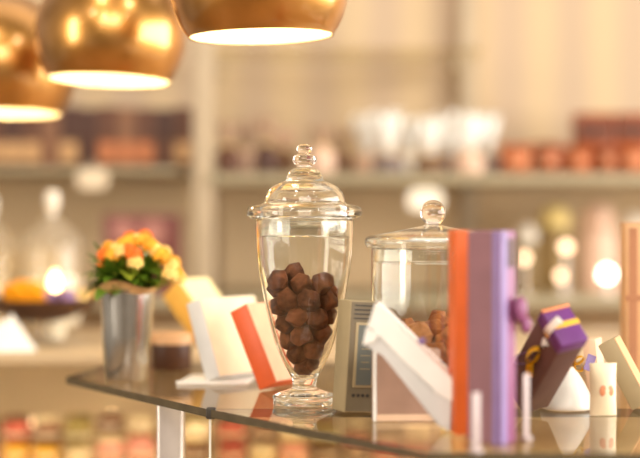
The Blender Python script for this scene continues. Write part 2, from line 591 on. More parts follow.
# --- copper pouches and brown cartons right end of the shelf
def pouch_bm(w, d, h):
    bm = bmesh.new()
    nx, nz = 14, 8
    fr, bk = [], []
    for j in range(nz + 1):
        v = j / nz
        rowf, rowb = [], []
        for i in range(nx + 1):
            u = i / nx
            puff = (math.sin(PI * u) ** 0.6) * (math.sin(PI * min(1, v * 0.9 + 0.08)) ** 0.6)
            x = (u - 0.5) * w * (1 - 0.05 * math.sin(PI * v))
            rowf.append(bm.verts.new((x, -d * 0.5 * puff - 0.0005, v * h)))
            rowb.append(bm.verts.new((x, d * 0.5 * puff + 0.0005, v * h)))
        fr.append(rowf)
        bk.append(rowb)
    for j in range(nz):
        for i in range(nx):
            bm.faces.new((fr[j][i], fr[j][i + 1], fr[j + 1][i + 1], fr[j + 1][i]))
            bm.faces.new((bk[j][i + 1], bk[j][i], bk[j + 1][i], bk[j + 1][i + 1]))
    for j in range(nz):
        bm.faces.new((fr[j][0], fr[j + 1][0], bk[j + 1][0], bk[j][0]))
        bm.faces.new((fr[j + 1][nx], fr[j][nx], bk[j][nx], bk[j + 1][nx]))
    for i in range(nx):
        bm.faces.new((fr[0][i + 1], fr[0][i], bk[0][i], bk[0][i + 1]))
        bm.faces.new((fr[nz][i], fr[nz][i + 1], bk[nz][i + 1], bk[nz][i]))
    return bm


for i, (px, w, h, mm, what) in enumerate([
        (516, 0.082, 0.072, 'copper', 'copper orange foil pouch with painted salmon highlight'),
        (548, 0.070, 0.076, 'copper2', 'brown orange foil pouch with painted salmon highlight'),
        (578, 0.076, 0.066, 'copper', 'bright copper foil pouch with painted salmon highlight'),
        (606, 0.064, 0.070, 'copper2', 'darker brown foil pouch with painted salmon highlight'),
        (632, 0.072, 0.072, 'copper', 'copper foil pouch with wide painted salmon highlight')]):
    t = thing('foil_pouch', what + ', %s pouch from left on the shelf' % ORD[i], 'pouch', (sx(px, 3.66), 3.66, ZR + 0.0005), (0, 0, 0), 'copper pouches on the shelf')
    bm_to_obj('pouch_body', pouch_bm(w, 0.05, h), M[mm], t)
    bm_to_obj('oval_highlight', ball_bm(1.0, w * (0.32 if i in (0, 4) else 0.2), 0.006, h * 0.22, (0.0, -0.024, h * 0.45)), M['pinkfoil'], t)  # pinkish highlight on the foil painted as an oval patch
for i, (x0, x1, ya) in enumerate([(573, 612, 3.8), (613, 652, 3.8)]):
    t = thing('chocolate_carton', 'dark reddish brown carton standing behind the copper pouches, %s of two' % ('left one', 'right one')[i], 'box',
              (sx((x0 + x1) / 2, ya), ya, ZR + 0.0005), (0, 0, 0), 'brown cartons behind the pouches')
    w = sx(x1 - 1, ya) - sx(x0, ya)
    bm_to_obj('carton', box_bm(w, 0.07, 0.155, (0, 0, 0), 0.003), M['copper2'], t)
    bm_to_obj('label_band', box_bm(w * 0.9, 0.002, 0.03, (0, -0.036, 0.098), 0), M['cocoabox2'], t)

# --- lower shelf: maroon box behind the plant, jars and tins at the right
t = thing('gift_box', 'maroon gift box with rose dots on the lower shelf behind the plant', 'box', (sx(142, 3.7), 3.72, ZLOW + 0.0005))
bm_to_obj('carton', box_bm(0.185, 0.09, 0.195, (0, 0, 0), 0.003), M['maroon'], t)
for k, (dx, dz, r) in enumerate([(-0.045, 0.155, 0.028), (0.03, 0.15, 0.03), (-0.01, 0.1, 0.026)]):
    bm_to_obj('round_sticker', ball_bm(r, 1, 0.06, 1, (dx, -0.0455, dz)), M['rose'], t)


def low_jar(px, Y, w, h, capm, fillm, label):
    t = thing('sweet_jar', label, 'jar', (sx(px, Y), Y, ZLOW + 0.0005), group='sweet jars on the lower shelf')
    bm_to_obj('jar_body', lathe_bm(smooth_prof([(0, 0), (w * 0.46, 0), (w * 0.5, h * 0.08), (w * 0.5, h * 0.62), (w * 0.36, h * 0.74)], 4), 24), M[fillm], t)
    bm_to_obj('lid', lathe_bm(smooth_prof([(w * 0.36, h * 0.735), (w * 0.43, h * 0.75), (w * 0.42, h * 0.86), (w * 0.25, h * 0.97), (0, h)], 4), 24), M[capm], t)
    return t


low_jar(527, 3.80, 0.060, 0.17, 'pearl', 'olive', 'narrow olive sweet jar with pearl lid beside the tall purple box')
low_jar(555, 3.82, 0.088, 0.22, 'straw', 'olive', 'olive sweet jar with straw-yellow lid on the lower shelf')
low_jar(598, 3.82, 0.096, 0.225, 'blushsweet', 'blushsweet', 'big blush sweet jar on the lower shelf beside the bright glint ball')
low_jar(634, 3.84, 0.07, 0.20, 'pearl', 'blushsweet', 'blush sweet jar with pearl lid behind the tan striped box')


def puck(px, py, Y, r, m, label, zbase, cat='lamp'):  # glowing balls added to stand in for blurred bright glints
    p = at(px, py, Y)
    t = thing('glint_ball', label, cat, (p.x, Y, zbase), group='added round glint balls')
    h = p.z - zbase
    bm_to_obj('glint_stem', lathe_bm([(0, 0), (0.016, 0), (0.016, 0.004), (0.004, 0.007), (0.004, max(h - r, 0.01)), (0, max(h - r, 0.01))], 14), M['post'], t)
    bm_to_obj('glint_globe', ball_bm(r, off=(0, 0, h), seg=18), M[m], t)
    return t


puck(607, 274, 3.62, 0.017, 'glow2', 'added bright white glint ball on the lower shelf', ZLOW + 0.0005)
puck(566, 247, 3.62, 0.013, 'softglow', 'small added warm glint ball on taller stem beside the bright one', ZLOW + 0.0005)
puck(562, 276, 3.66, 0.013, 'softglow', 'small added warm glint ball on short stem beside the bright one', ZLOW + 0.0005)
puck(524, 258, 3.64, 0.012, 'softglow', 'small added warm glint ball just beside the tall purple box', ZLOW + 0.0005)

# ------------------------------------------------------------------ rear display counter
BX0, BX1, BY0, BY1 = -1.25, 1.3, 2.62, 3.22
t = thing('display_counter', 'long beige display counter with glass front and glass top', 'counter', ((BX0 + BX1) / 2, (BY0 + BY1) / 2, 0))
bcx, bcy = (BX0 + BX1) / 2, (BY0 + BY1) / 2
bw, bd = BX1 - BX0, BY1 - BY0
bm_to_obj('plinth', box_bm(bw, bd, 0.66, (0, 0, 0), 0.004), M['counter'], t)
bm_to_obj('back_panel', box_bm(bw, 0.02, 0.318, (0, bd / 2 - 0.01, 0.661), 0), M['counter'], t)
bm_to_obj('shelf_board', box_bm(bw - 0.004, bd - 0.06, 0.012, (0, 0.01, 0.771), 0), M['cream'], t)
bm_to_obj('front_pane', box_bm(bw, 0.006, 0.318, (0, -bd / 2 + 0.003, 0.661), 0), M['case'], t)
bm_to_obj('counter_top', box_bm(bw, bd, 0.02, (0, 0, 0.98), 0.002), M['countertop'], t)
SHZ = 0.7835
L = bpy.data.lights.new('counter_fill_light', 'AREA')  # fill added to brighten the inside of the counter
L.shape = 'RECTANGLE'
L.size, L.size_y = 2.4, 0.05
L.energy = 3.6
L.color = (1.0, 0.92, 0.80)
lo = bpy.data.objects.new('counter_fill_light', L)
C.objects.link(lo)
lo.parent = t
lo.location = (0, -0.2, 0.972)
lo.rotation_euler = (0.25, 0, 0)

# --- macarons on the counter's shelf
def make_macaron(label, group):
    t = thing('macaron', label, 'macaron', (0, 0, 0), group=group)
    r = 0.0265
    bm_to_obj('lower_shell', lathe_bm(smooth_prof([(0, 0), (r * 0.8, 0.001), (r, 0.008), (r * 0.97, 0.013), (0, 0.013)], 4), 22), M['pinkmac'], t)
    bm_to_obj('filling', lathe_bm([(0, 0.0131), (r * 0.93, 0.0131), (r * 0.95, 0.017), (r * 0.93, 0.0205), (0, 0.0205)], 22), M['macfill'], t)
    bm_to_obj('upper_shell', lathe_bm(smooth_prof([(0, 0.0206), (r * 0.97, 0.0206), (r, 0.025), (r * 0.8, 0.033), (0, 0.036)], 4), 22), M['pinkmac'], t)
    return t


hues = {'pinkmac': 'pink', 'yelmac': 'golden yellow', 'redmac': 'raspberry red', 'brownmac': 'chocolate brown', 'creammac': 'vanilla cream', 'olivemac': 'olive green'}
proto = None
# columns of macaron stacks along the counter, left to right: (px, colour, count high)
cols = [(-14, ['redmac', 'brownmac']), (17, ['yelmac', 'redmac']), (48, ['yelmac', 'brownmac']), (79, ['creammac', 'olivemac']), (110, ['pinkmac']), (141, ['pinkmac']),
        (196, ['brownmac', 'creammac']), (232, ['redmac', 'redmac']), (263, ['creammac', 'brownmac']), (294, ['pinkmac', 'creammac']), (325, ['brownmac', 'olivemac']),
        (356, ['brownmac']), (387, ['redmac']), (418, ['pinkmac', 'creammac']), (449, ['creammac', 'creammac'])]
rows = [(2.78, 'front'), (2.90, 'rear')]
for ri, (Y, rn) in enumerate(rows):
    for ci, (px, cl) in enumerate(cols):
        if ri:
            cl = cols[(ci * 5 + 3) % len(cols)][1]
        hh = len(cl)
        for k in range(hh):
            cc = cl[k]
            lev = 'alone at' if hh == 1 else ['bottom of', 'middle of' if hh == 3 else 'top of', 'top of'][k]
            lab = '%s macaron, %s %s %s from left, %s row of glass counter' % (hues[cc], lev, ORD[ci], 'spot' if hh == 1 else 'stack', rn)
            loc = (sx(px, Y) + random.uniform(-0.0005, 0.0005), Y + random.uniform(-0.01, 0.01), SHZ + 0.0005 + k * 0.0368)
            grp = 'macarons in the glass counter'
            if proto is None:
                proto = make_macaron(lab, grp)
                o = proto
                o.location = loc
            else:
                o = dup(proto, loc, (0, 0, random.uniform(0, 6)), lab, grp)
            for chd in o.children:
                if chd.name.startswith(('lower', 'upper')):
                    remat(chd, M[cc])

def spot(px, py, Y, label, m='glow', r=0.005):  # glowing balls added in place of glints on the sweets
    p = at(px, py, Y)
    t = thing('counter_glint', label, 'lamp', (p.x, Y, SHZ + 0.0005), group='tiny added glints in the counter')
    h = p.z - SHZ
    bm_to_obj('glint_stem', lathe_bm([(0, 0), (0.014, 0), (0.014, 0.003), (0.003, 0.005), (0.003, h), (0, h)], 12), M['post'], t)
    bm_to_obj('glint_globe', ball_bm(r, off=(0, 0, h), seg=14), M[m], t)


spot(71, 424, 3.12, 'tiny warm added glint in the counter, middle and brightest of three')
spot(112, 416, 3.12, 'tiny warm added glint in the counter nearest the zinc bucket')
spot(32, 423, 3.12, 'faint tiny added glint in the counter, leftmost of three', 'softglow', 0.008)

# --- things on the rear counter, far left
def dome_jar(px, Y, r, hbody, hlid, label):
    t = thing('glass_jar', label, 'jar', (sx(px, Y), Y, TZ + 0.0005), group='blurred glass jars on the rear counter')
    bm_to_obj('jar_body', lathe_bm(smooth_prof([(0, 0.0), (r * 0.7, 0.0), (r * 0.9, 0.01), (r, 0.05), (r, hbody)], 4) +
                                   [(r - 0.003, hbody), (r - 0.003, 0.05), (r * 0.85, 0.014), (0, 0.01)], 32), M['far_glass'], t)
    bm_to_obj('lid', lathe_bm(smooth_prof([(r * 1.05, hbody + 0.001), (r * 1.05, hbody + 0.012), (r * 0.9, hbody + 0.03), (r * 0.5, hbody + hlid * 0.8), (0.018, hbody + hlid)], 4) +
                              [(0, hbody + hlid)], 32), M['far_glass'], t)
    bm_to_obj('lid_knob', lathe_bm(smooth_prof([(0.008, hbody + hlid), (0.010, hbody + hlid + 0.012), (0.016, hbody + hlid + 0.03), (0.012, hbody + hlid + 0.05), (0, hbody + hlid + 0.054)], 4), 20), M['pearl'], t)
    bm_to_obj('sweets_filling', lathe_bm(smooth_prof([(0, 0.0145), (r * 0.8, 0.016), (r * 0.95, 0.05), (r * 0.93, hbody * 0.66), (0, hbody * 0.72)], 4), 24), M['cello'], t)
    return t


dome_jar(52, 3.05, 0.060, 0.17, 0.065, 'clear lidded jar with pale sweets beside the yellow-orange plant')
dome_jar(-10, 3.09, 0.06, 0.155, 0.07, 'clear lidded jar with pale sweets cut off by the photo edge')

# dark wide bowl of oranges and sweets
bp = at(44, 345, 2.74)
BWY = 2.80
t = thing('footed_bowl', 'dark brown footed bowl of candied oranges and foil sweets', 'bowl', (sx(40, BWY), BWY, TZ + 0.0005))
R = 60 / F * BWY
zr = at(0, 298, BWY).z - TZ
bm_to_obj('bowl_dish', lathe_bm(smooth_prof([(0.012, zr - 0.045), (R * 0.5, zr - 0.038), (R * 0.92, zr - 0.012), (R, zr)], 5) +
                                [(R - 0.004, zr), (R * 0.86, zr - 0.010), (R * 0.45, zr - 0.03), (0, zr - 0.034)], 40), M['darkbrown'], t)
bm_to_obj('bowl_foot', lathe_bm(smooth_prof([(0, 0), (0.045, 0.0), (0.04, 0.006), (0.010, 0.016), (0.010, zr - 0.05), (0.014, zr - 0.044)], 4), 24), M['far_glass'], t)
bz = TZ + zr
bx0 = sx(40, BWY)


def slice_bm(r, th):
    bm = bmesh.new()
    k = 18
    pts = [(r * math.cos(PI * i / k), r * math.sin(PI * i / k)) for i in range(k + 1)]
    a = [bm.verts.new((x, 0, z)) for x, z in pts]
    b = [bm.verts.new((x, th, z)) for x, z in pts]
    bm.faces.new(a)
    bm.faces.new(b[::-1])
    for i in range(k + 1):
        j = (i + 1) % (k + 1)
        bm.faces.new((a[i], b[i], b[j], a[j]))
    bmesh.ops.bevel(bm, geom=list(bm.edges), offset=0.002, segments=2, affect='EDGES')
    return bm


for i, (px, dy, dz, r, ry) in enumerate([(16, -0.03, -0.014, 0.030, 0.2), (22, 0.0, -0.01, 0.032, -0.3), (36, -0.045, -0.016, 0.029, 0.35), (10, 0.02, -0.012, 0.028, 0.5), (30, 0.04, -0.012, 0.030, 0.1)]):
    o = bm_to_obj('candied_orange', slice_bm(r, 0.012), M['petalslice'], None, (sx(px, BWY), BWY + dy, bz + dz + 0.010), (0.25, ry, random.uniform(-0.5, 0.5)))
    tag(o, 'candied orange half slice in the dark bowl, %s of five from left' % ORD[[1, 2, 4, 0, 3][i]], 'fruit slice', 'candied orange slices in the bowl')
fm = ['purplefoil', 'goldfoil', 'purplefoil', 'goldfoil', 'darkbrown', 'goldfoil']
fn = ['violet foil', 'gold foil', 'violet foil', 'gold foil', 'dark brown', 'gold foil']
for i, px in enumerate([52, 62, 70, 80, 74, 88]):
    yy = BWY + (-0.035, 0.03, -0.03, -0.01, 0.035, 0.015)[i]
    t = thing('wrapped_sweet', '%s wrapped sweet in the dark bowl, %s of six from left' % (fn[i], ORD[[0, 1, 2, 4, 3, 5][i]]), 'sweet', (sx(px, BWY), yy, bz - 0.008), (0, random.uniform(-.3, .3), random.uniform(0, 3)), 'foil sweets in the bowl')
    bm_to_obj('sweet_body', ball_bm(0.017, 1.15, 1, 0.95, (0, 0, 0.010)), M[fm[i]], t)
    for k in (-1, 1):
        bm_to_obj('wrapper_twist', lathe_bm([(0.002, 0), (0.004, 0.003), (0.009, 0.012)], 10), M[fm[i]], t, (k * 0.017, 0, 0.010), (0, k * PI / 2, 0))

# candle on the rear counter
cp = at(55, 282, 2.94)
t = thing('candle', 'lit ivory candle glowing behind the dark bowl', 'candle', (cp.x, 2.94, TZ + 0.0005))
ch = cp.z - TZ - 0.02
bm_to_obj('wax_body', lathe_bm([(0, 0), (0.02, 0), (0.02, ch - 0.002), (0.017, ch), (0, ch - 0.003)], 20), M['wax'], t)
bm_to_obj('flame', lathe_bm(smooth_prof([(0, ch), (0.008, ch + 0.008), (0.010, ch + 0.018), (0.005, ch + 0.034), (0, ch + 0.044)], 4), 16), M['flame'], t)

t = thing('folded_napkin', 'cool white folded napkin standing below the dark bowl', 'napkin', (sx(6, 2.655), 2.657, TZ + 0.0005))
nb = bmesh.new()
for k in range(2):
    s = 0.05 - 0.01 * k
    v = [nb.verts.new(p) for p in [(-s, -0.02 + 0.012 * k, 0), (s, -0.02 + 0.012 * k, 0), (0.01 * (1 - 2 * k), 0.0, 0.065 - 0.01 * k), (-s, 0.02 - 0.004 * k, 0), (s, 0.02 - 0.004 * k, 0)]]
    for f in ((0, 1, 2), (1, 4, 2), (4, 3, 2), (3, 0, 2), (0, 3, 4, 1)):
        nb.faces.new([v[q] for q in f])
bm_to_obj('cloth_fold', nb, M['white'], t, smooth=False)

# ------------------------------------------------------------------ the glass table
C1 = ground(425, 452)
S = ground(207, 409)
FL = ground(66, 377)
BLK = (-0.335, 2.44)
t = thing('glass_table', 'glass-topped display table in front, with dark polished edge and steel posts', 'table', (0.3, 2.0, 0))


def loc_poly(p):
    return [(x - 0.3, y - 2.0) for x, y in p]


g = 0.0012
bm_to_obj('glass_top', prism_bm(loc_poly([(C1.x, C1.y), (1.0, 1.50), (1.0, S.y - g), (S.x + 0.002, S.y - g)]), 0.99, TZ), [M['pane'], M['pane_edge']], t, smooth=False)
bm_to_obj('glass_top', prism_bm(loc_poly([(S.x - 0.001, S.y + g), (1.0, S.y + g), (1.0, 2.47), BLK, (FL.x, FL.y)]), 0.99, TZ), [M['pane'], M['pane_edge']], t, smooth=False)
bm_to_obj('corner_clip', box_bm(0.012, 0.012, 0.014, (S.x - 0.3 + 0.005, S.y - 2.0, 0.988), 0.002), M['charcoal'], t)
# vertical glass panel below the front edge
d = Vector((C1.x - S.x, C1.y - S.y, 0)).normalized()
nrm = Vector((-d.y, d.x, 0))
a0 = Vector((S.x, S.y, 0)) + d * 0.002 + nrm * 0.006
b0 = Vector((C1.x, C1.y, 0)) - d * 0.01 + nrm * 0.006
poly = [(a0.x, a0.y), (b0.x, b0.y), (b0.x + nrm.x * 0.006, b0.y + nrm.y * 0.006), (a0.x + nrm.x * 0.006, a0.y + nrm.y * 0.006)]
bm_to_obj('side_pane', prism_bm(loc_poly(poly), 0.5, 0.989), [M['case'], M['case']], t, smooth=False)
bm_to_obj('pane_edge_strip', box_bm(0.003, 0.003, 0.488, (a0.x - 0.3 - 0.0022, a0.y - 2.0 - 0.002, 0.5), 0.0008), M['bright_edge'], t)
for px, Y in ((171, 2.03), (700, 2.03), (600, 2.40)):
    x = sx(px, Y)
    bm_to_obj('post', box_bm(0.036, 0.036, 0.989, (x - 0.3, Y - 2.0, 0), 0.005, 3), M['post'], t)
bm_to_obj('base_board', box_bm(0.95, 0.42, 0.03, (0.2, 0.26, 0.47), 0.003), M['counter'], t)

# ------------------------------------------------------------------ jars
def jar_frame(cx, Y):
    s = Y / F
    yb = HZ + (CZ - TZ) / s
    return s, (lambda hw, py: (hw * s, (yb - py) * s))


JY = 1.91
JX = sx(304.5, JY)
s, q = jar_frame(304.5, JY)
jar = thing('apothecary_jar', 'tall clear glass footed jar with pointed lid, filled with dark truffles', 'jar', (JX, JY, TZ + 0.0006))
outer = [q(*p) for p in [(49, 221), (49.2, 226), (48.6, 240), (47.4, 258), (45.2, 274), (41.6, 294), (37.4, 313), (33.2, 330), (29.6, 343), (24.5, 356), (18.6, 368), (13.8, 377), (12.0, 383), (13.0, 388), (21.0, 391.5), (29.5, 394)]]
outer = smooth_prof(outer, 4)
foot = [q(*p) for p in [(31.5, 395.2), (32.3, 397.5), (31.6, 399.4), (30.4, 400.6), (31.4, 402.0), (31.2, 403.6)]] + [(q(30, 404)[0], 0.0), (q(20, 404)[0], 0.0), (q(19, 404)[0], 0.0025), (0, 0.004)]
inner_pts = [q(*p) for p in [(46.6, 221), (46.7, 226), (46.1, 240), (44.9, 258), (42.7, 274), (39.0, 294), (34.8, 313), (30.4, 330), (26.6, 343), (21.4, 356), (15.0, 368), (8.5, 376), (0, 379)]]
inner = smooth_prof(inner_pts, 4)
rim = [(outer[0][0] + 0.0005, outer[0][1] + 0.0015)]
prof = inner[::-1] + [(inner[0][0] + 0.001, inner[0][1] + 0.0018)] + rim + outer + foot
bm_to_obj('jar_body', lathe_bm(prof, 72), M['glass_wall'], jar, smooth=True, angle=50)
# lid: solid flange, hollow dome
lz = outer[0][1] + 0.0022
fl = [q(*p) for p in [(54.5, 218.0), (57.2, 216.4), (57.8, 212.5), (56.2, 208.2), (50, 205.8), (43.5, 204.8), (40.8, 202.5)]]
dome = smooth_prof([q(*p) for p in [(40.8, 202.5), (39.5, 196), (35.0, 189.0), (28.0, 184.5), (20.5, 181.5), (18.2, 178), (16.0, 173.0), (12.0, 169.5), (8.2, 168.2)]], 4)
dome_in = smooth_prof([q(*p) for p in [(0, 180.0), (13.0, 181.0), (23.0, 186.0), (32.0, 191.5), (36.5, 198), (38.0, 204), (43.0, 213), (44.0, 222), (44.0, 236)]], 4)
lip = [q(*p) for p in [(45.6, 236.5), (45.8, 222), (46.2, 220)]]
lip[-1] = (lip[-1][0], lz)
fl0 = (fl[0][0], lz)
prof = dome_in + lip + [fl0] + fl[0:] + dome[1:] + [(0, q(0, 167.9)[1])]
bm_to_obj('jar_lid', lathe_bm(prof, 72), M['glass_wall'], jar, smooth=True, angle=50)
knob = smooth_prof([q(*p) for p in [(0, 167.6), (7.2, 167.4), (8.0, 166), (11.0, 163.5), (12.4, 160.5), (11.2, 157.0), (7.0, 154.8), (6.2, 153.6), (7.6, 151.8), (8.4, 149.2), (7.2, 146.4), (3.4, 144.7), (0, 144.3)]], 3)
bm_to_obj('lid_knob', lathe_bm(knob, 14), M['crystal'], jar, smooth=True, angle=20)

KY = 1.865
KX = sx(433, KY)
s2, q2 = jar_frame(433, KY)
jar2 = thing('sweet_jar', 'wide clear glass jar with round knob lid, filled with caramel-brown truffles', 'jar', (KX, KY, TZ + 0.0006))
yb2 = HZ + (CZ - TZ) / s2
o2 = [q2(*p) for p in [(61.5, 249), (62, 256), (62.2, 300), (62, 360), (61, 384), (57, yb2 - 7), (50, yb2 - 3)]]
i2 = [q2(*p) for p in [(59.2, 249), (59.7, 256), (59.9, 300), (59.7, 360), (58.4, 382), (53, yb2 - 11), (0, yb2 - 9)]]
o2, i2 = smooth_prof(o2, 4), smooth_prof(i2, 4)
ft2 = [q2(*p) for p in [(53, yb2 - 2)]] + [(q2(53, 0)[0], 0.0), (q2(44, 0)[0], 0.0), (q2(42, 0)[0], 0.002), (0, 0.003)]
prof = i2[::-1] + [(i2[0][0] + 0.0012, i2[0][1] + 0.0015), (o2[0][0], o2[0][1] + 0.001)] + o2 + ft2
bm_to_obj('jar_body', lathe_bm(prof, 72), M['glass_wall'], jar2, smooth=True, angle=50)
lz2 = o2[0][1] + 0.0016
lid = [q2(*p) for p in [(66.5, 247), (68.3, 243.5), (67.5, 239), (63.5, 236.5), (52, 234.2), (34, 231.0), (20, 228.2), (10.0, 226.0), (7.0, 224.6)]]
lid_in = [q2(*p) for p in [(0, 231), (18, 232.4), (34, 235.0), (50, 238.0), (56.5, 242), (57.2, 250), (57.2, 262), (58.8, 262.5), (59.0, 250)]]
prof = lid_in + [(lid_in[-1][0], lz2), (lid[0][0], lz2)] + smooth_prof(lid, 3) + [(0, q2(0, 224.2)[1])]
bm_to_obj('jar_lid', lathe_bm(prof, 72), M['glass_wall'], jar2, smooth=True, angle=50)
kb = smooth_prof([q2(*p) for p in [(0, 224.0), (6.4, 223.8), (5.6, 229.0 - 6.5)]], 2) + \
    [(12.8 * s2 * math.sin(a), q2(0, 218.5)[1] - 0.0 + (-12.8 * s2 * math.cos(a)) + 0.0065) for a in [math.radians(x) for x in range(28, 181, 8)]]
kb[-1] = (0, kb[-1][1] + 0.0)
bm_to_obj('lid_knob', lathe_bm(kb, 32), M['crystal'], jar2)


# ------------------------------------------------------------------ truffles
def truffle_mesh(r, seed):
    rr = random.Random(seed)
    bm = bmesh.new()
    n = 13
    for i in range(n):
        z = 1 - 2 * (i + 0.5) / n
        ph = i * 2.399963 + rr.uniform(-0.35, 0.35)
        z = max(-0.96, min(0.96, z + rr.uniform(-0.1, 0.1)))
        c = math.sqrt(1 - z * z)
        k = r * rr.uniform(1.0, 1.1)
        bm.verts.new((c * math.cos(ph) * k, c * math.sin(ph) * k, z * k))
    bmesh.ops.convex_hull(bm, input=list(bm.verts))
    bmesh.ops.dissolve_limit(bm, angle_limit=math.radians(14), verts=list(bm.verts), edges=list(bm.edges))
    bmesh.ops.bevel(bm, geom=list(bm.edges), offset=r * 0.11, segments=2, affect='EDGES', profile=0.6, clamp_overlap=True)
    bmesh.ops.triangulate(bm, faces=list(bm.faces))
    bmesh.ops.subdivide_edges(bm, edges=list(bm.edges), cuts=1)
    for v in bm.verts:
        nn = math.sin(v.co.x * 620 + seed) * math.sin(v.co.y * 540 + seed * 2) * math.sin(v.co.z * 580)
        v.co *= 1 + 0.035 * nn + rr.uniform(-0.008, 0.008)
    bmesh.ops.recalc_face_normals(bm, faces=bm.faces)
    for f in bm.faces:
        f.smooth = True
    me = bpy.data.meshes.new('truffle')
    bm.to_mesh(me)
    bm.free()
    return me


def pack(prof, r, n, seed, top):
    """settle n balls of radius r inside a revolved profile [(radius, z)...] under gravity"""
    rs = np.random.RandomState(seed)
    pr = np.array(sorted([(z, rad) for rad, z in prof]))
    zs, rads = pr[:, 0], pr[:, 1]
    zmin = zs[0]
    P = np.zeros((n, 3))
    th = rs.uniform(0, 2 * PI, n)
    rad = rs.uniform(0, 0.6, n) ** 0.5 * (np.max(rads) - r)
    P[:, 0] = rad * np.cos(th)
    P[:, 1] = rad * np.sin(th)
    P[:, 2] = zmin + r + np.linspace(0.02, top * 2.2, n)
    rr = r * rs.uniform(0.93, 1.05, n)
    N = 2200
    for it in range(N):
        P[:, 2] -= 0.0016 * (1 - 0.75 * it / N)
        for sub in range(3):
            D = P[:, None, :] - P[None, :, :]
            L = np.sqrt((D ** 2).sum(-1)) + 1e-9
            need = 0.87 * (rr[:, None] + rr[None, :])
            ov = np.maximum(need - L, 0)
            np.fill_diagonal(ov, 0)
            P += 0.28 * (D / L[..., None] * ov[..., None]).sum(1)
            rc = rr * 1.015
            for dz in (-0.6, -0.2, 0.25):
                zz = P[:, 2] + dz * rc
                R = np.interp(zz, zs, rads)
                allow = np.maximum(R - rc * math.sqrt(1 - dz * dz), 0.0004)
                h = np.sqrt(P[:, 0] ** 2 + P[:, 1] ** 2) + 1e-9
                sc = np.minimum(1, allow / h)
                tight = (R - rc * math.sqrt(1 - dz * dz)) < 0.0004
                P[:, 0] *= sc
                P[:, 1] *= sc
                P[tight, 2] += 0.0006
            P[:, 2] = np.maximum(P[:, 2], zmin + rc)
    return P, rr


def truffles(root_loc, prof, r, n, seed, top, mname, jarname, colour, group):
    P, rr = pack(prof, r, n, seed, top)
    meshes = [truffle_mesh(r, seed * 10 + k) for k in range(6)]
    for me in meshes:
        me.materials.append(M[mname])
    cam = Vector((0, 0, CZ))
    info = []
    for i in range(n):
        w = Vector(root_loc) + Vector(P[i])
        info.append((320 + F * w.x / w.y, HZ - F * (w.z - CZ) / w.y, w.y, i))
    vis = []
    rp = r * F / root_loc[1]
    for a in info:
        hid = 0
        for b in info:
            if b[3] != a[3] and b[2] < a[2] - 0.3 * r and math.hypot(a[0] - b[0], a[1] - b[1]) < rp * 1.05:
                hid += 1
        if hid == 0:
            vis.append(a)
    vis.sort(key=lambda a: a[1])
    rows_, cur = [], []
    for a in vis:
        if cur and a[1] - cur[0][1] > rp * 1.3:
            rows_.append(cur)
            cur = []
        cur.append(a)
    if cur:
        rows_.append(cur)
    labels = {}
    for ri, row in enumerate(rows_):
        row.sort()
        for k, a in enumerate(row):
            labels[a[3]] = '%s truffle at %s front, %s from left, %s row down' % (colour, jarname, ORD[k], ORD[ri])
    rnd = random.Random(seed)
    for i in range(n):
        o = bpy.data.objects.new('truffle', meshes[i % 6])
        C.objects.link(o)
        o.location = Vector(root_loc) + Vector(P[i])
        o.rotation_euler = (rnd.uniform(0, 6), rnd.uniform(0, 6), rnd.uniform(0, 6))
        k = rr[i] / r
        o.scale = (k, k, k)
        if i in labels:
            tag(o, labels[i], 'truffle', group)
        else:
            tag(o, '%s truffle half hidden inside the pile of the %s' % (colour, jarname), 'truffle', group)


truffles((JX, JY, TZ + 0.001), inner, 0.0151, 35, 3, 0.12, 'truffle', 'tall jar', 'dark cocoa', 'dark truffles in the tall jar')
truffles((KX, KY, TZ + 0.001), i2, 0.0157, 88, 5, 0.12, 'truffle2', 'wide jar', 'caramel brown', 'caramel truffles in the wide jar')


# ------------------------------------------------------------------ boxes on the table
def leaner(name, label, corner_px, Y, lean, yaw, T, D, H, spine, cover, extra=None, z=TZ, group=None):
    """thin carton standing on its lower front-left corner; lean>0 tips its top to the left; spine faces the camera, cover the right"""
    if Y is None:
        p = ground(*corner_px)
    else:
        p = Vector((sx(corner_px[0], Y), Y, z))
    p.z = z + 0.0008
    e = Matrix.Rotation(yaw, 4, 'Z') @ Matrix.Rotation(-lean, 4, 'Y')
    t = thing(name, label, 'box', p, e.to_euler(), group)
    # carton: origin at its lower left front corner
    bm = box_bm(T, D, H, (T / 2, D / 2, 0), 0.0012)
    o = bm_to_obj('carton', bm, [M[spine]], t)
    # cover sheet on the right hand face and top
    bm2 = box_bm(0.0012, D * 0.985, H * 0.985, (T + 0.0004, D / 2, H * 0.0075), 0.0004, 1)
    bm_to_obj('cover', bm2, M[cover], t)
    return t


R_ = math.radians
# shallow white tray under the three leaning boxes
pt = ground(216, 384)
t = thing('display_tray', 'thin white display tray under the leaning white box', 'tray', (pt.x, pt.y + 0.045, TZ + 0.0006), (0, 0, -0.1))
bm_to_obj('tray_base', box_bm(0.10, 0.12, 0.0016, (0, 0, 0), 0.0005), M['white'], t)
bm_to_obj('tray_rim', box_bm(0.10, 0.003, 0.003, (0, -0.0585, 0.0017), 0.001), M['white'], t)

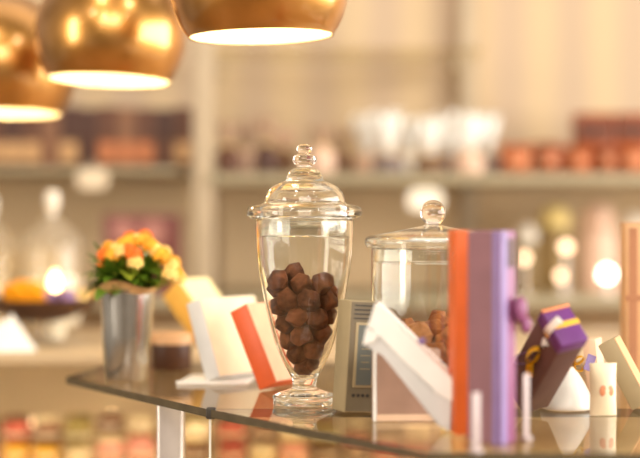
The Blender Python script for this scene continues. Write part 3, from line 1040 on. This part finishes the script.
leaner('chocolate_box', 'golden yellow chocolate box leaning left behind the white one', (211, 368), 2.36, R_(43), R_(-35), 0.043, 0.075, 0.147, 'yellow', 'paleyellow', group='boxes leaning beside the tall jar')
leaner('chocolate_box', 'cool white chocolate box leaning left between yellow and orange boxes', (206, 384), 2.136, R_(19.5), R_(-38), 0.027, 0.120, 0.1150, 'greywhite', 'cream', z=TZ + 0.0025, group='boxes leaning beside the tall jar')
leaner('chocolate_box', 'bright orange chocolate box leaning left behind the tall jar', (259.5, 391), 2.051, R_(25.4), R_(-32), 0.030, 0.085, 0.1155, 'orange', 'peach', group='boxes leaning beside the tall jar')

# dark round tin behind bucket
t = thing('round_tin', 'dark brown round tin with tan lid behind the zinc bucket', 'tin', (sx(171, 2.33), 2.335, TZ + 0.0006))
bm_to_obj('tin_body', lathe_bm([(0, 0), (0.029, 0), (0.0315, 0.003), (0.0315, 0.040), (0, 0.040)], 32), M['darkbrown'], t)
bm_to_obj('tin_lid', lathe_bm([(0, 0.0402), (0.0325, 0.0402), (0.0325, 0.053), (0.030, 0.056), (0, 0.057)], 32), M['tan'], t)

# grey-taupe box with a blue-grey window
p = ground(344, 415)
gy = R_(24)
e = Matrix.Rotation(gy, 4, 'Z') @ Matrix.Rotation(R_(3.8), 4, 'Y')
gb = thing('chocolate_box', 'taupe box with blue-grey window and grooved top beside the tall jar', 'box', p + Vector((0, 0, 0.0032)), e.to_euler())
GW, GD, GH = 0.038, 0.036, 0.134
bm_to_obj('carton', box_bm(GW, GD, GH, (GW / 2, GD / 2, 0), 0.0015), M['taupe'], gb)
bm_to_obj('front_panel', box_bm(GW - 0.003, 0.001, GH - 0.003, (GW / 2, -0.0004, 0.0015), 0.0002, 1), M['taupe_dark'], gb)
bm_to_obj('window_frame', box_bm(0.026, 0.002, 0.078, (0.0215, -0.0012, 0.030), 0.0006), M['taupe'], gb)
bm_to_obj('window', box_bm(0.0205, 0.0012, 0.072, (0.022, -0.0022, 0.033), 0.0003, 1), M['slate'], gb)
for k in range(4):
    bm_to_obj('groove', box_bm(0.030, 0.0012, 0.0016, (0.0205, -0.0012, 0.112 + 0.0052 * k), 0.0002, 1), M['charcoal'], gb)
for k in range(4):
    bm_to_obj('printed_dot', lathe_bm([(0, -0.0006), (0.0020, -0.0006), (0.0020, 0.0006), (0, 0.0006)], 14), M['charcoal'], gb, (0.0105 + 0.0062 * k, -0.0012, 0.0205), (PI / 2, 0, 0))
for k in range(5):
    bm_to_obj('printed_line', box_bm(0.013 - 0.002 * (k % 2), 0.0006, 0.0010, (0.0225, -0.003, 0.052 + 0.008 * k), 0), M['taupe'], gb)

# white box leaning over in front of the wide jar
WYY = 1.655
wp = at(450, 431, WYY)
wl = thing('chocolate_box', 'white lidded chocolate box tipped far over in front of the wide jar', 'box', (wp.x, WYY, TZ + 0.0008), (0, 0, R_(-10)))


def slab_bm(pts, y0, y1, bev=0.0012):
    bm = bmesh.new()
    mm = WYY / F
    q_ = [((x - 450) * mm, (431 - y) * mm) for x, y in pts]
    a = [bm.verts.new((x, y0, z)) for x, z in q_]
    b = [bm.verts.new((x, y1, z)) for x, z in q_]
    bm.faces.new(a)
    bm.faces.new(b[::-1])
    for i in range(len(a)):
        j = (i + 1) % len(a)
        bm.faces.new((a[i], b[i], b[j], a[j]))
    bmesh.ops.bevel(bm, geom=list(bm.edges), offset=bev, segments=2, affect='EDGES')
    return bm


bm_to_obj('carton', slab_bm([(365, 326), (452, 398), (450, 430.8), (437, 424), (383, 355), (362, 345)], 0.002, 0.038), M['greywhite'], wl)
bm_to_obj('lid', slab_bm([(374.6, 301.5), (454, 379), (453.4, 401), (434, 391), (370, 326), (366, 329)], 0.0, 0.040), M['white'], wl)
bm_to_obj('lid_flap', slab_bm([(366, 328), (378, 334), (374, 342), (361.5, 345)], -0.001, 0.036, 0.0006), M['white'], wl)
bm_to_obj('ribbon_knot', ball_bm(0.004, 1.2, 0.8, 1.0, ((420 - 450) * WYY / F, 0.02, (431 - 336) * WYY / F - 0.006)), M['lavender'], wl)

p = at(373, 421, 1.745)
t = thing('pale_carton', 'pale mauve-brown carton with white left edge beneath the tipped white box', 'box', (p.x, 1.745, TZ + 0.0006), (0, 0, R_(2)))
bm_to_obj('carton', box_bm(0.078, 0.020, 0.083, (0.039, 0.010, 0), 0.0012), M['palemauve'], t)
bm_to_obj('white_edge', box_bm(0.004, 0.0012, 0.083, (0.002, -0.0005, 0), 0.0003, 1), M['white'], t)
bm_to_obj('white_base', box_bm(0.073, 0.0012, 0.008, (0.041, -0.0005, 0), 0.0003, 1), M['blush'], t)

# tall orange box and tall purple box at the front right
p = ground(455, 436)
tb = thing('tall_box', 'tall narrow bright orange box standing against the tall purple one', 'box', p + Vector((0, 0, 0.0006)), (0, 0, R_(4)))
bm_to_obj('carton', box_bm(0.0185, 0.05, 0.222, (0.00925, 0.025, 0), 0.0015), M['tallorange'], tb)
bm_to_obj('cream_edge', box_bm(0.004, 0.0012, 0.222, (0.0165, -0.0004, 0), 0.0003, 1), M['peach'], tb)
p = ground(499.5, 446)
tb = thing('tall_box', 'tall mauve and purple gift box with painted lavender corner highlight at front right', 'box', p + Vector((0, 0, 0.0006)), (0, 0, R_(45)))
a = 0.042
bm_to_obj('carton', box_bm(0.028, a, 0.222, (0.014, a / 2, 0), 0.002), M['plum'], tb)
bm_to_obj('mauve_side', box_bm(0.0012, a * 0.98, 0.221, (-0.0003, a / 2, 0.0005), 0.0003, 1), M['mauve'], tb)
bm_to_obj('ribbon_highlight_band', box_bm(0.010, 0.0016, 0.222, (0.006, -0.0008, 0), 0.0004, 1), M['lavender'], tb)  # highlight along the box corner, painted as a lavender strip
bm_to_obj('ribbon_highlight_band', box_bm(0.0016, 0.007, 0.222, (-0.0012, 0.0045, 0), 0.0004, 1), M['lavender'], tb)  # same painted corner highlight, carried round to the mauve side
bm_to_obj('top_label', box_bm(0.014, 0.0012, 0.030, (0.0195, -0.0008, 0.184), 0.0003, 1), M['dimpurple'], tb)
bowm = bmesh.new()
ball_bm(0.012, 0.8, 0.55, 1.15, (0, 0, 0.012), 18, bowm)
ball_bm(0.009, 0.8, 0.55, 1.0, (0.010, 0.0, -0.005), 18, bowm)
bm_to_obj('ribbon_bow', bowm, M['plum'], tb, (0.027, -0.006, 0.128))

# little clear card holders
def card_holder(px, py0, py1, Y, w, label):
    t = thing('card_holder', label, 'card', (sx(px, Y), Y, TZ + 0.0006), (0, 0, R_(35)))
    h = at(0, py0, Y).z - TZ
    bm_to_obj('holder_foot', box_bm(w * 1.15, 0.012, 0.004, (0, 0, 0), 0.001), M['palelilac'], t)
    bm_to_obj('upright_card', box_bm(w, 0.0022, h - 0.0042, (0, 0, 0.0041), 0.0006), M['palelilac'], t)


card_holder(476, 393, 452, 1.515, 0.0095, 'small upright pale card in front of the tall orange box')
card_holder(526, 374, 430, 1.60, 0.008, 'small upright pale card right of the tall purple box')

# ribboned purple gift box leaning right
nx_ = Vector((0.20, -0.74, 0.62)).normalized()
v0_ = (Vector((0, 0, 1)) - nx_ * nx_.z).normalized()
x0_ = v0_.cross(nx_).normalized()
roll = R_(14)
xv = x0_ * math.cos(roll) + v0_ * math.sin(roll)
vv = v0_ * math.cos(roll) - x0_ * math.sin(roll)
Rm = Matrix((xv, vv, nx_)).transposed()       # local z runs along the box towards its lid end
cpt = at(562, 346, 1.69)
H2 = (cpt.z - TZ - 0.0012) / nx_.z
gx = thing('gift_box', 'purple gift box with gold ribbon tipped towards the tall purple box', 'box', cpt - nx_ * H2, Rm.to_euler())
W2, D2 = 0.037, 0.050
bm_to_obj('carton', box_bm(W2 - 0.001, D2 - 0.001, H2 * 0.88, (W2 / 2, D2 / 2, 0), 0.0015), M['dimpurple'], gx)  # brown of the shaded side put into the carton colour
bm_to_obj('lid', box_bm(W2, D2, H2 * 0.12, (W2 / 2, D2 / 2, H2 * 0.88), 0.0015), M['purple'], gx)
bm_to_obj('lid_trim', box_bm(W2, 0.004, 0.003, (W2 / 2, D2 - 0.002, H2 - 0.001), 0.0006), M['pinkfoil'], gx)
bm_to_obj('ribbon_highlight_band', box_bm(W2 + 0.002, 0.0075, H2 * 0.12, (W2 / 2, D2 * 0.52, H2 * 0.883), 0.0006), M['goldribbon'], gx)


def loop_bm(L, w, r):
    """one flat ribbon loop lying along +x"""
    bm = bmesh.new()
    k = 20
    A, B = [], []
    for i in range(k + 1):
        u = 2 * PI * i / k
        x = L * 0.5 * (1 - math.cos(u))
        z = r * math.sin(u)
        A.append(bm.verts.new((x, -w / 2, z)))
        B.append(bm.verts.new((x, w / 2, z)))
    for i in range(k):
        bm.faces.new((A[i], A[i + 1], B[i + 1], B[i]))
    bmesh.ops.solidify(bm, geom=list(bm.faces), thickness=0.0008)
    return bm


for k, (mm, ry, rz) in enumerate([('cello', -0.9, 0.3), ('cello', 0.4, -0.5), ('yellowbow', 1.9, 0.2), ('lavender', 2.6, -0.3), ('yellowbow', 1.2, -0.8)]):
    bm_to_obj('bow_loop', loop_bm(0.024, 0.009, 0.006), M[mm], gx, (-0.003, D2 * 0.5, H2 * (0.93 - 0.1 * k)), (0.4 * k, ry, rz))

# cream cellophane cone bag with yellow bow
CY = 1.86
cb = thing('sweet_bag', 'white paper sweet bag with yellow bow behind the ribboned purple box', 'bag', (sx(567, CY), CY, TZ + 0.0006), (0, 0, 0.3))
bm_to_obj('bag_body', lathe_bm(smooth_prof([(0, 0), (0.030, 0.0), (0.032, 0.01), (0.020, 0.035), (0.006, 0.056)], 4) + [(0.005, 0.058), (0, 0.058)], 20), M['cello'], cb)
for k in range(6):
    bm_to_obj('bow_loop', loop_bm(0.016, 0.007, 0.004), M['yellowbow'], cb, (0.004, -0.006, 0.056), (0.3, -0.5 + k * 1.05, 0.3 * (k % 3 - 1)))
bm_to_obj('gift_tag', box_bm(0.012, 0.001, 0.020, (0.004, -0.012, 0.052), 0.0004, 1), M['lavender'], cb, rot=(0, 0.35, 0))

# pale cartons at the right
leaner('gift_box', 'slim blush pink box standing behind the white paper bag', (588, 412), 1.97, R_(6), R_(-20), 0.016, 0.05, 0.075, 'blush', 'blush')
leaner('gift_box', 'taupe slab box leaning left before the tan striped box', (632, 415), 1.84, R_(28), R_(-18), 0.022, 0.05, 0.088, 'taupe', 'tan')
t = thing('sweet_pouch', 'pale cream sweet pouch between the blush and taupe boxes', 'pouch', (sx(603, 1.80), 1.80, TZ + 0.0006), (0, 0.0, 0.2))
bm_to_obj('pouch_body', pouch_bm(0.034, 0.026, 0.062), M['cream'], t)
bm_to_obj('round_sticker', ball_bm(0.009, 1, 0.2, 1, (0, -0.0115, 0.03)), M['pinkfoil'], t)
p = at(625.5, 375, 2.12)
t = thing('tall_box', 'tall tan box with rust stripe at the right edge', 'box', (p.x, 2.12, TZ + 0.0006), (0, 0, R_(-4)))
bm_to_obj('carton', box_bm(0.06, 0.06, 0.228, (0.03, 0.03, 0), 0.002), M['tan'], t)
bm_to_obj('rust_stripe', box_bm(0.011, 0.0012, 0.216, (0.0105, -0.0004, 0.004), 0.0003, 1), M['rust'], t)
bm_to_obj('rust_band', box_bm(0.0595, 0.0012, 0.008, (0.03, -0.0008, 0.118), 0.0003, 1), M['rust'], t)

# ------------------------------------------------------------------ potted kalanchoe
PY = 2.19
pot = thing('potted_kalanchoe', 'yellow-orange flowering kalanchoe in a zinc bucket at the table edge', 'plant', (sx(127, PY), PY, TZ + 0.0006))
sp = PY / F
Hb = 92 * sp
rt, rb = 27.5 * sp, 22.5 * sp
bm_to_obj('bucket', lathe_bm([(0, 0), (rb * 0.96, 0), (rb, 0.002), (rb + (rt - rb) * 0.5, Hb * 0.5), (rt, Hb - 0.003)] +
                             [(rt + 0.0018, Hb - 0.003), (rt + 0.0022, Hb - 0.001), (rt + 0.001, Hb), (rt - 0.0015, Hb - 0.001), (rb - 0.002, 0.003), (0, 0.003)], 56), M['zinc'], pot)
bm_to_obj('soil', lathe_bm([(0, Hb - 0.012), (rt - 0.003, Hb - 0.012), (rt - 0.003, Hb - 0.016), (0, Hb - 0.016)], 32), M['soil'], pot)
col = bmesh.new()
segs = 60
rings = []
for u in range(5):
    ring = []
    for k in range(segs):
        an = 2 * PI * k / segs
        rr = (rt - 0.002) + 0.010 * (u / 4) + 0.003 * math.sin(an * 6 + 1) * u / 4
        zz = Hb - 0.010 + 0.016 * (u / 4) + 0.006 * math.sin(an * 3 + 0.7) * u / 4
        ring.append(col.verts.new((rr * math.cos(an), rr * math.sin(an), zz)))
    rings.append(ring)
for a_, b_ in zip(rings[:-1], rings[1:]):
    for k in range(segs):
        col.faces.new((a_[k], a_[(k + 1) % segs], b_[(k + 1) % segs], b_[k]))
bm_to_obj('burlap_collar', col, M['burlap'], pot)


def leaf_into(bm, base, direction, L, W, curl=0.3):
    dr = Vector(direction).normalized()
    side = dr.cross(Vector((0, 0, 1)))
    if side.length < 1e-3:
        side = Vector((1, 0, 0))
    side.normalize()
    up = side.cross(dr).normalized()
    n = 7
    prev = None
    for i in range(n + 1):
        u = i / n
        wv = W * (math.sin(PI * (0.06 + 0.94 * u) ** 0.8) ** 0.8) if i < n else 0.0005
        c = Vector(base) + dr * (L * u) - up * (curl * L * u * u)
        row = [bm.verts.new(c - side * wv * 0.5 + up * 0.1 * wv), bm.verts.new(c - up * 0.05 * wv), bm.verts.new(c + side * wv * 0.5 + up * 0.1 * wv)]
        if prev:
            for k in range(2):
                bm.faces.new((prev[k], prev[k + 1], row[k + 1], row[k]))
        prev = row


rl = random.Random(21)
lf, lf2 = bmesh.new(), bmesh.new()
for i in range(150):
    an = rl.uniform(0, 2 * PI)
    el = rl.uniform(-0.25, 1.3)
    rad = rl.uniform(0.004, 0.030)
    d_ = (math.cos(an) * math.cos(el), math.sin(an) * math.cos(el), math.sin(el))
    leaf_into(lf if rl.random() < 0.85 else lf2, (rad * math.cos(an), rad * math.sin(an), Hb + rl.uniform(0.0, 0.034)), d_, rl.uniform(0.030, 0.043), rl.uniform(0.022, 0.034), rl.uniform(0.1, 0.5))
bm_to_obj('foliage', lf, M['leaf'], pot, smooth=True, angle=70)
bm_to_obj('young_foliage', lf2, M['leaf2'], pot, smooth=True, angle=70)
stems = bmesh.new()


def flower_cluster(rnd, nfl, r):
    bm = bmesh.new()
    for i in range(nfl):
        z = 1 - 1.3 * (i + 0.5) / nfl
        ph = i * 2.4
        c = math.sqrt(max(0, 1 - z * z))
        nrm_ = Vector((c * math.cos(ph), c * math.sin(ph), z))
        ctr = nrm_ * r
        t1 = nrm_.cross(Vector((0.3, 0.2, 1))).normalized()
        t2 = nrm_.cross(t1)
        a0_ = rnd.uniform(0, PI)
        for k in range(4):
            an = a0_ + k * PI / 2
            dd = t1 * math.cos(an) + t2 * math.sin(an)
            ss = t1 * -math.sin(an) + t2 * math.cos(an)
            L, W = 0.0062, 0.0026
            vs = [ctr, ctr + dd * L * 0.5 + ss * W + nrm_ * 0.001, ctr + dd * L + nrm_ * 0.0004, ctr + dd * L * 0.5 - ss * W + nrm_ * 0.001]
            bm.faces.new([bm.verts.new(v) for v in vs])
        ball_bm(0.0012, off=ctr + nrm_ * 0.0012, seg=8, bm=bm)
    ball_bm(r * 0.8, 1, 1, 0.8, (0, 0, 0), 10, bm)
    return bm


# cluster centres, px in the photo's frame and depth offset
clus = [(102, 254, -0.02, 3), (107, 246, 0.0, 1), (102, 265, 0.0, 3), (115, 246, -0.03, 1), (122, 243, -0.03, 1), (129, 240, -0.02, 1), (136, 238, -0.01, 1), (143, 240, -0.02, 1),
        (150, 244, -0.03, 1), (156, 249, -0.03, 1), (162, 254, -0.04, 1), (167, 259, -0.03, 1), (172, 265, -0.03, 1), (176, 272, -0.02, 1), (179, 278, -0.01, 2), (129, 236, 0.02, 3),
        (110, 254, -0.045, 1), (133, 254, -0.052, 3), (144, 235, 0.02, 3), (165, 251, 0.03, 2), (174, 262, 0.01, 1), (120, 250, -0.05, 1), (127, 248, -0.05, 3), (104, 272, 0.02, 3), (134, 262, -0.058, 2), (171, 274, -0.04, 2)]
clus = [(127 + (x - 127) * 0.95 + 1.5, 252 + (y - 252) * 0.95 + 2, d_, m_) for x, y, d_, m_ in clus]
for i, (px, py, dy, mi) in enumerate(clus):
    p = at(px, py, PY + dy)
    lp = p - Vector(pot.location)
    r = rl.uniform(0.0085, 0.011)
    bm_to_obj('flower_cluster', flower_cluster(rl, 16, r), M[('petal', 'petal3' if i % 3 == 0 else 'petal', 'petal3', 'petal2')[mi]], pot, lp, (0, 0, rl.uniform(0, 6)), smooth=False)
    b = Vector((lp.x * 0.3, lp.y * 0.3, Hb - 0.01))
    mid = (b + lp) * 0.5 + Vector((lp.x * 0.15, 0, 0.004))
    tube_bm([b, mid, lp], 0.0012, 6, stems)
bm_to_obj('stems', stems, M['leaf2'], pot)


# ------------------------------------------------------------------ pendant lamps
def lamp(px, py, Y, hw, label, tilt=(0, 0)):
    ro = hw / F * Y
    Rl = ro * 1.235
    zc = math.sqrt(Rl * Rl - ro * ro)
    p = at(px, py, Y)
    t = thing('pendant_lamp', label, 'lamp', p, (tilt[0], tilt[1], 0), 'brass pendant lamps')
    a0 = -math.asin(zc / Rl)
    pts = []
    K = 26
    for i in range(K + 1):
        a = a0 + (math.radians(80) - a0) * i / K
        pts.append((Rl * math.cos(a), zc + Rl * math.sin(a)))
    ins = [(max(x - 0.0025, 0.001) if z < zc else x * (1 - 0.0025 / Rl), z if z < zc else zc + (z - zc) * (1 - 0.003 / Rl)) for x, z in pts]
    # outer brass skin with rolled lip
    lip = [(ro - 0.0012, 0.0), (ro - 0.0002, -0.0012)]
    bm_to_obj('lamp_shade', lathe_bm(lip + pts + [(Rl * 0.1, zc + Rl * 0.99)], 64), M['brass'], t)
    bm_to_obj('shade_lining', lathe_bm([(ro - 0.0013, 0.0)] + [(x - 0.0005, z) for x, z in ins] + [(0.004, ins[-1][1] + 0.0005)], 64), M['lining'], t)
    top = zc + Rl * math.sin(math.radians(80))
    bm_to_obj('cap', lathe_bm([(0, top - 0.004), (Rl * 0.2, top - 0.004), (Rl * 0.2, top + 0.015), (0.012, top + 0.04), (0, top + 0.04)], 24), M['brass'], t)
    bm_to_obj('cord', tube_bm([(0, 0, top + 0.03), (0, 0, top + 0.5), (0, 0, top + 1.0)], 0.003, 8), M['cord'], t)
    bm_to_obj('bulb', lathe_bm(smooth_prof([(0, zc * 0.55), (0.016, zc * 0.62), (0.022, zc * 0.9), (0.014, zc * 1.3), (0.012, zc * 1.5), (0.012, top - 0.005), (0, top - 0.005)], 4), 20), M['bulb'], t)
    L = bpy.data.lights.new('lamp_glow', 'POINT')
    L.energy = 1.3
    L.color = (1.0, 0.86, 0.62)
    L.shadow_soft_size = 0.012
    lo = bpy.data.objects.new('lamp_glow', L)
    C.objects.link(lo)
    lo.parent = t
    lo.location = (0, 0, zc * 0.25)
    return t


lamp(261, 36, 2.02, 73, 'brass dome pendant lamp nearest the tall jar', (R_(0), R_(-1.5)))
lamp(109, 80, 2.40, 61, 'brass dome pendant lamp hanging over the plant, middle of three', (R_(-2), R_(1.8)))
lamp(-1, 113, 2.64, 62, 'brass dome pendant lamp cut by the left edge, lowest of three', (R_(-1.5), R_(0.3)))

# sub-parts: pieces that sit on a part belong to that part (all such parents stand at their thing's origin)
SUB = {'lid_knob': ('jar_lid', 'lid'), 'window': ('window_frame',), 'printed_line': ('window_frame',), 'groove': ('front_panel',),
       'printed_dot': ('front_panel',), 'lid_trim': ('lid',), 'ribbon_knot': ('lid',), 'lid_flap': ('lid',), 'shade_lining': ('lamp_shade',),
       'top_label': ('carton',), 'label_band': ('carton',), 'round_sticker': ('carton', 'pouch_body'), 'oval_highlight': ('pouch_body',), 'flame': ('wax_body',),
       'tray_rim': ('tray_base',), 'ribbon_tie': ('gathered_top',), 'lid_edge': ('carton',)}
for root in [o for o in C.objects if o.parent is None and len(o.children)]:
    kids = list(root.children)
    for o in kids:
        want = SUB.get(o.name.split('.')[0])
        if not want:
            continue
        for p_ in kids:
            if p_.name.split('.')[0] in want and p_ is not o and p_.location.length < 1e-6:
                o.parent = p_
                break

# ------------------------------------------------------------------ light
w = bpy.data.worlds.new('shop_light')
SC.world = w
w.use_nodes = True
nt = w.node_tree
nt.nodes.clear()
out = nt.nodes.new('ShaderNodeOutputWorld')
bg = nt.nodes.new('ShaderNodeBackground')
tc = nt.nodes.new('ShaderNodeTexCoord')
nz = nt.nodes.new('ShaderNodeTexNoise')
nz.inputs['Scale'].default_value = 2.2
nz.inputs['Detail'].default_value = 2
nt.links.new(tc.outputs['Generated'], nz.inputs['Vector'])
rp = nt.nodes.new('ShaderNodeValToRGB')
rp.color_ramp.elements[0].position = 0.35
rp.color_ramp.elements[1].position = 0.68
rp.color_ramp.elements[0].color = (0.38, 0.295, 0.21, 1)
rp.color_ramp.elements[1].color = (1.22, 1.06, 0.87, 1)
nt.links.new(nz.outputs['Fac'], rp.inputs['Fac'])
nt.links.new(rp.outputs[0], bg.inputs[0])
bg.inputs[1].default_value = 0.60
nt.links.new(bg.outputs[0], out.inputs[0])


def area(name, loc, target, sx_, sy_, power, color):
    L = bpy.data.lights.new(name, 'AREA')
    L.shape = 'RECTANGLE'
    L.size, L.size_y = sx_, sy_
    L.energy = power
    L.color = color
    o = bpy.data.objects.new(name, L)
    C.objects.link(o)
    o.location = loc
    dv = Vector(target) - Vector(loc)
    o.rotation_euler = dv.to_track_quat('-Z', 'Y').to_euler()
    return o


area('shop_window_light', (3.0, 0.9, 1.65), (0, 0.9, 1.4), 5.0, 1.5, 235, (1.0, 0.97, 0.92))
area('left_window_light', (-2.6, 0.4, 1.7), (0, 2.2, 1.15), 0.6, 1.5, 42, (1.0, 0.92, 0.8))
area('front_fill_light', (0.1, -0.9, 2.5), (0.1, 2.0, 1.0), 1.8, 0.8, 34, (1.0, 0.92, 0.82))  # unseen fill added to brighten faces turned to the camera
area('ceiling_panel_light', (0.2, 2.9, 3.0), (0.2, 3.4, 1.2), 2.6, 1.2, 13, (1.0, 0.9, 0.76))

for k, (lx, ly) in enumerate([(-1.1, 0.2), (-0.4, -0.4), (0.5, -0.4), (1.2, 0.2), (-0.5, 1.3), (0.6, 1.3)]):
    area('glass_sparkle_light', (lx, ly, 2.75), (lx * 0.4, 2.1, 1.1), 0.16, 0.16, 5, (1.0, 0.93, 0.82))  # small unseen lights added to make the glass sparkle

# ------------------------------------------------------------------ camera
cam = bpy.data.cameras.new('camera')
co = bpy.data.objects.new('camera', cam)
C.objects.link(co)
co.location = (0, 0, CZ)
co.rotation_euler = (PI / 2, 0, 0)
cam.lens = 85.0
cam.sensor_width = 36.0
cam.shift_y = -(229.0 - HZ) / 640.0
cam.clip_start = 0.05
cam.dof.use_dof = True
cam.dof.focus_distance = 1.895
cam.dof.aperture_fstop = 1.6
SC.camera = co

SC.view_settings.view_transform = 'Standard'
SC.view_settings.exposure = -0.12
cy = SC.cycles
cy.max_bounces = 24
cy.transmission_bounces = 24
cy.glossy_bounces = 8
cy.transparent_max_bounces = 32
cy.caustics_refractive = True
cy.caustics_reflective = True
cy.sample_clamp_indirect = 6.0
cy.use_adaptive_sampling = False
cy.use_denoising = True
